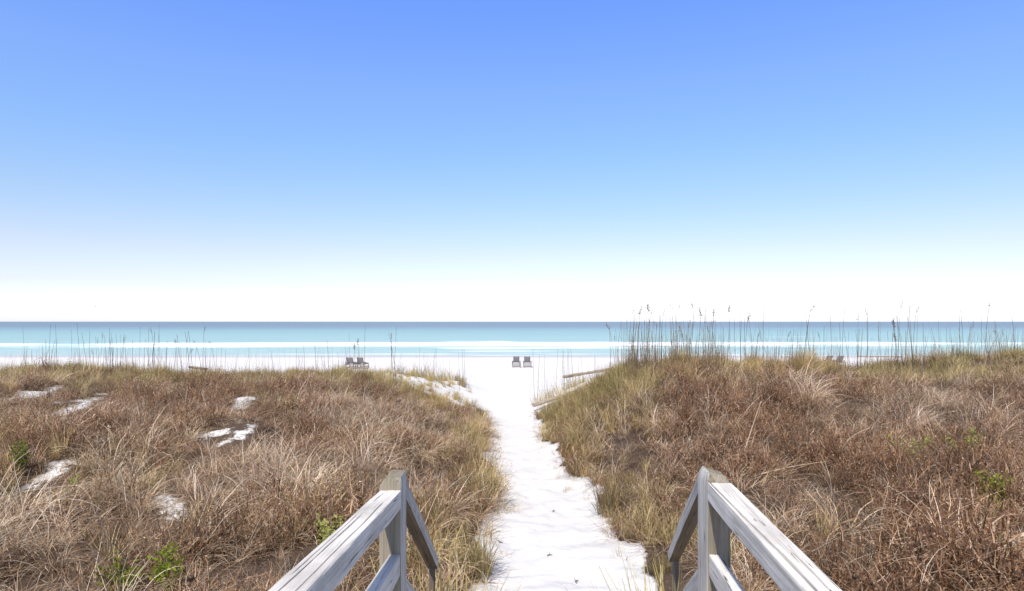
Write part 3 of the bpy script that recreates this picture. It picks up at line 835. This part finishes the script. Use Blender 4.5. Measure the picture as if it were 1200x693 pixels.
PY = 2.57            # near face of the two newel posts
def railing(label, xl, xr, ypx_top, rail_top, near_pt, top, low_px, low2_px, stair_end, seed, inner):
    """xl, xr: pixel columns of the post's near face"""
    a = at(xl, ypx_top, PY); b = at(xr, ypx_top, PY); w = b.x - a.x; xc = (a.x + b.x) / 2; ztop = a.z
    dpt = .135
    zg = float(ground(xc, PY, False))
    root = empty('railing', (xc, PY, zg)); tag(root, label, 'railing')
    beam('post', (xc, PY + dpt / 2, zg - .2), (xc, PY + dpt / 2, ztop), w, dpt, M_POST, root, seed, None, .006, top, 60, .006, None, M_SIDE, -1)
    zr = at(600, rail_top, PY).z; th = .075
    # landing rail coming towards the viewer and on to a rear post
    nz = Vector(near_pt) 
    p1 = Vector((xc, PY - .002, zr - th / 2)); d = (nz - p1); p0 = p1 + d * (2.6 / -d.y)
    gr = [(.036, -.017, .006, .0026, .022, -1, 9), (-.012, 0, .008, .0014, .006, 1.0, 1.9)] if inner < 0 else [(.010, .004, .006, .0016, .008, .3, 2.2), (-.022, 0, .006, .0014, .006, 1.2, 2.4), (.026, 0, .004, .0012, .005, 1.5, 2.2)]
    beam('top_rail', p0, p1, w * .98, th, M_RAIL, root, seed + 1, gr, .004, None, 120, .006)
    zl = at(600, low_px, PY).z
    q1 = Vector((xc + inner * .018, PY - .002, zl - .045)); q0 = q1 + d * (2.6 / -d.y)
    beam('lower_rail', q0, q1, .045, .09, M_RAIL, root, seed + 2, None, .003, None, 60, .005)
    rp = p0 + Vector((0, -.05, 0))
    beam('post', (rp.x, rp.y, 1.4), (rp.x, rp.y, p0.z + .12), w, .09, M_POST, root, seed + 3, None, .005, top, 30, .006)
    # stair rails going down and away
    e = Vector(stair_end); s0 = Vector((xc + inner * .004, PY + dpt + .002, zr - .012)); 
    beam('stair_rail', s0, e, .065, .072, M_STAIR_SHADE, root, seed + 4, None, .004, None, 50, .005, None, M_SIDE)  # pale sides, dark top and underside: the shade is in the colours
    drop = Vector((0, 0, at(600, low2_px, PY + dpt).z - zr))
    beam('lower_stair_rail', s0 + drop, e + drop, .045, .09, M_STAIR_SHADE, root, seed + 5, None, .003, None, 40, .005, None, M_SIDE)
    ez = float(ground(e.x, e.y, False))
    beam('post', (e.x, e.y - .12, ez - .3), (e.x, e.y - .06, e.z + .015), .035, .045, M_STAIR_SHADE, root, seed + 6, None, .005, top, 24, .006)

# depth of each rail where it leaves the frame at the lower edge
def rail_point(px_outer, px_inner, ratio):
    Yn = PY * ratio
    return Vector((((px_outer + px_inner) / 2 - 600) / F * Yn, Yn, H - (693 - HZ) / F * Yn - .0375))
railing('silver grey wooden railing left of the path, its post cut slanted on top', 444, 470, 560, 575, rail_point(307, 361, .535), 'chamfer', 650, 682, at(508, 660, 4.15), 11, 1)
railing('silver grey wooden railing right of the path, its top rail split lengthwise', 829, 857, 557, 566, rail_point(998, 937, .60), 'round', 650, 668, at(789, 652, 4.15), 31, -1)

# ---------------------------------------------------------------- beach loungers
def make_lounger():
    root = empty('beach_lounger', (0, 0, 0))
    m = MB()
    for s in (-1, 1): m.box((s * .31 - .03, .0, .36), (s * .31 + .03, 1.95, .45))
    m.box((-.28, 1.89, .365), (.28, 1.94, .445)); m.box((-.28, .01, .365), (.28, .06, .445))
    m.build('frame', M_CHAIR, root)
    for s in (-1, 1):
        for yy in (.10, 1.75):
            l = MB(); l.box((s * .355 - .012, yy, 0), (s * .355 + .04, yy + .10, .40)); l.build('leg', M_CHAIR, root)
    b = MB()
    for yy in (.12, 1.77): b.box((-.34, yy, .10), (.34, yy + .05, .17))
    b.build('stretcher', M_CHAIR, root)
    st = MB()
    for k in range(11): st.box((-.27, .62 + k * .115, .452), (.27, .62 + k * .115 + .085, .475))
    st.build('seat', M_CHAIR, root)
    bk = MB()
    p0 = Vector((0, .60, .47)); p1 = Vector((0, .22, 1.0)); n = (p1 - p0).normalized()
    for s in (-1, 1): bk.bar(p0 + Vector((s * .25, 0, 0)), p1 + Vector((s * .25, 0, 0)), .05, .035, Vector((0, 1, 0)))
    bk.build('backrest_frame', M_CHAIR, root)
    sl = MB()
    for k in range(7):
        c = p0.lerp(p1, (k + .5) / 7); sl.bar(c - Vector((.275, 0, 0)) + Vector((0, .027, .02)), c + Vector((.275, 0, 0)) + Vector((0, .027, .02)), .02, .062)
    sl.build('backrest', M_CHAIR, root)
    for s in (-1, 1):
        ar = MB(); ar.box((s * .355 - .045, .25, .56), (s * .355 + .045, .85, .585)); ar.box((s * .355 - .02, .70, .40), (s * .355 + .02, .75, .56))
        ar.box((s * .355 - .02, .30, .40), (s * .355 + .02, .35, .56)); ar.build('armrest', M_CHAIR, root)
    return root
def copy_tree(o):
    c = o.copy(); COL.objects.link(c)
    for ch in list(o.children):
        k = ch.copy(); COL.objects.link(k); k.parent = c
    return c
proto = None
for px, Y, rz, lab in [(605.2, 57.5, .02, 'dark slatted lounger straight down the path, left one of its pair'),
                       (617.8, 57.5, -.03, 'dark slatted lounger straight down the path, right one of its pair'),
                       (408.8, 55.5, .03, 'dark slatted lounger behind the left dune grass, outer one of its pair'),
                       (420.8, 55.5, -.02, 'dark slatted lounger behind the left dune grass, the one nearer the path'),
                       (974.5, 58.5, .03, 'dark lounger half hidden behind the right dune grass, nearer the path'),
                       (987.0, 58.5, -.02, 'dark lounger half hidden behind the right dune grass, farther from the path')]:
    o = make_lounger() if proto is None else copy_tree(proto)
    proto = proto or o
    X_ = (px - 600) / F * Y
    o.location = (X_, Y, float(ground(X_, Y))); o.rotation_euler = (0, 0, rz)
    tag(o, lab, 'beach lounger', 'wooden beach loungers set out in pairs')

# ---------------------------------------------------------------- driftwood, twigs, gull
def driftwood(name, p0, p1, w, h, label, seed):
    root = None
    p0, p1 = Vector(p0), Vector(p1)
    o = beam(name, p0, p1, w, h, M_DRIFT, None, seed, None, .05, None, 30, min(w, h) * .3)
    tag(o, label, 'driftwood'); return o
driftwood('driftwood_beam', at(625.5, 475, 26.0), at(690, 454, 27.6), .15, .15, 'thick weathered beam end jutting from the right bank low over the path', 51)
driftwood('driftwood_beam', at(660, 442, 29.6), at(738, 429, 31.2), .11, .13, 'long weathered beam lying up against the right dune, the farther one', 52)
driftwood('driftwood_beam', at(221, 430, 26.4), at(243, 433, 26.8), .08, .08, 'short weathered beam on the left dune crest', 53)
driftwood('driftwood_pole', at(1006, 417.5, 66), at(1056, 418.5, 67), .12, .10, 'thin pole lying on the beach beyond the gap in the right dune', 54)

M_TWIG = mat_flat('dark twig', (.22, .17, .13), .8, .3)
for i, (px, py, L_, rz, lab) in enumerate([(644, 652, .07, .6, 'dark forked twig lying in the middle of the sand path'), (676, 683, .08, 1.4, 'dark twig on the sand path near the bottom'),
                                           (586, 636, .10, 2.2, 'dark twig on sand beside the small sprawling tuft'), (706, 603, .12, .1, 'dark clod of stem by the right path edge'),
                                           (649, 600, .06, 1.0, 'small dark twig near the path centre, farther up')]):
    Yq = 5.0
    for _ in range(60):
        X_ = (px - 600) / F * Yq; z = float(ground(X_, Yq)); Yq = (H - z) * F / (py - HZ)
    m = MB()
    m.tube([(-L_ / 2, 0, .012), (0, .012, .016), (L_ / 2, -.01, .012)], [.007, .008, .004], 6)
    m.tube([(0, .012, .016), (L_ * .3, L_ * .35, .03)], [.005, .003], 5)
    o = m.build('twig', M_TWIG, None, True); o.location = (X_, Yq, z); o.rotation_euler = (0, 0, rz); tag(o, lab, 'twig')

def gull():
    p = at(112, 359, 190)
    root = empty('seagull', p); root.rotation_euler = (0, 0, .4); tag(root, 'distant pale seagull flying above the sea', 'bird')
    Mg = mat_flat('gull feathers', (.42, .42, .44), .7, .1)
    m = MB(); m.tube([(-.32, 0, .0), (-.22, 0, .02), (-.08, 0, .03), (.1, 0, .02), (.2, 0, .03), (.27, 0, .02), (.33, 0, .01)], [.03, .06, .09, .08, .055, .05, .012], 8)
    m.build('body', Mg, root, True)
    for s in (-1, 1):
        w = MB()
        sec = [(0.05, .02, .26), (.25 * 1, .10, .22), (.48, .14, .17), (.72, .10, .04)]
        pts = []
        for (yy, zz, ch) in sec:
            pts.append([(.10 - .15 * yy + ch * .5, s * yy, zz), (.10 - .15 * yy, s * yy, zz + .02), (.10 - .15 * yy - ch * .5, s * yy, zz), (.10 - .15 * yy, s * yy, zz - .006)])
        for a, b in zip(pts, pts[1:]): w.hull8([*a, *b])
        w.build('wing', Mg, root)
gull()

# ---------------------------------------------------------------- light, sky, camera
SUN_EL, SUN_AZ = 52.0, -163.0       # high, over the viewer's left shoulder
w = bpy.data.worlds.new('World'); SC.world = w; w.use_nodes = True
nt = w.node_tree; bg = nt.nodes['Background']; bg.inputs[1].default_value = .15
sky = nt.nodes.new('ShaderNodeTexSky'); sky.sky_type = 'NISHITA'; sky.sun_disc = False
sky.sun_elevation = R(SUN_EL); sky.sun_rotation = R(SUN_AZ); sky.altitude = 0; sky.air_density = 1.0; sky.dust_density = .6; sky.ozone_density = 2.0
tc = nt.nodes.new('ShaderNodeTexCoord'); sp = nt.nodes.new('ShaderNodeSeparateXYZ'); nt.links.new(tc.outputs['Generated'], sp.inputs[0])
el_ = math_(nt, 'MULTIPLY', math_(nt, 'ARCSINE', sp.outputs['Z']), 2 / math.pi, True)      # 0 at the horizon, 1 overhead
SKY = [(0, (1.17, 1.22, 1.62)), (1, (1.07, 1.09, 1.42)), (3.05, (.94, .85, 1.0)), (6.1, (.96, .83, .87)), (9.8, (.89, .88, .94)), (14.9, (.83, .945, 1.13)),
       (20.1, (.87, .99, 1.34)), (26.3, (.78, .99, 1.58)), (36, (.85, .90, 1.15)), (55, (.80, .72, .62)), (75, (.78, .70, .56))]
tint = ramp(nt, el_, [(a / 90, tuple(k * 1.035 for k in c)) for a, c in SKY])
nt.links.new(mix(nt, 1.0, sky.outputs[0], tint, 'MULTIPLY'), bg.inputs[0])
sun = bpy.data.lights.new('sun', 'SUN'); sun.energy = 4.4; sun.angle = R(1.5); sun.color = (1, .935, .84)
so = bpy.data.objects.new('sun', sun); COL.objects.link(so)
az = R(SUN_AZ); el = R(SUN_EL)
sd = Vector((math.sin(az) * math.cos(el), math.cos(az) * math.cos(el), math.sin(el)))
so.rotation_euler = sd.to_track_quat('Z', 'Y').to_euler(); so.location = (0, 0, 30)

cam = bpy.data.cameras.new('camera'); co = bpy.data.objects.new('camera', cam); COL.objects.link(co)
co.location = (0, 0, H); co.rotation_euler = (R(90), 0, 0)
cam.sensor_width = 36; cam.lens = 36 * F / 1200; cam.shift_y = (HZ - 346.5) / 1200
cam.clip_start = .05; cam.clip_end = 60000
SC.camera = co
SC.view_settings.view_transform = 'Standard'; SC.view_settings.look = 'None'; SC.view_settings.gamma = 1
SC.view_settings.use_curve_mapping = False; SC.view_settings.exposure = .26
SC.cycles.max_bounces = 6; SC.cycles.diffuse_bounces = 4; SC.cycles.transmission_bounces = 4
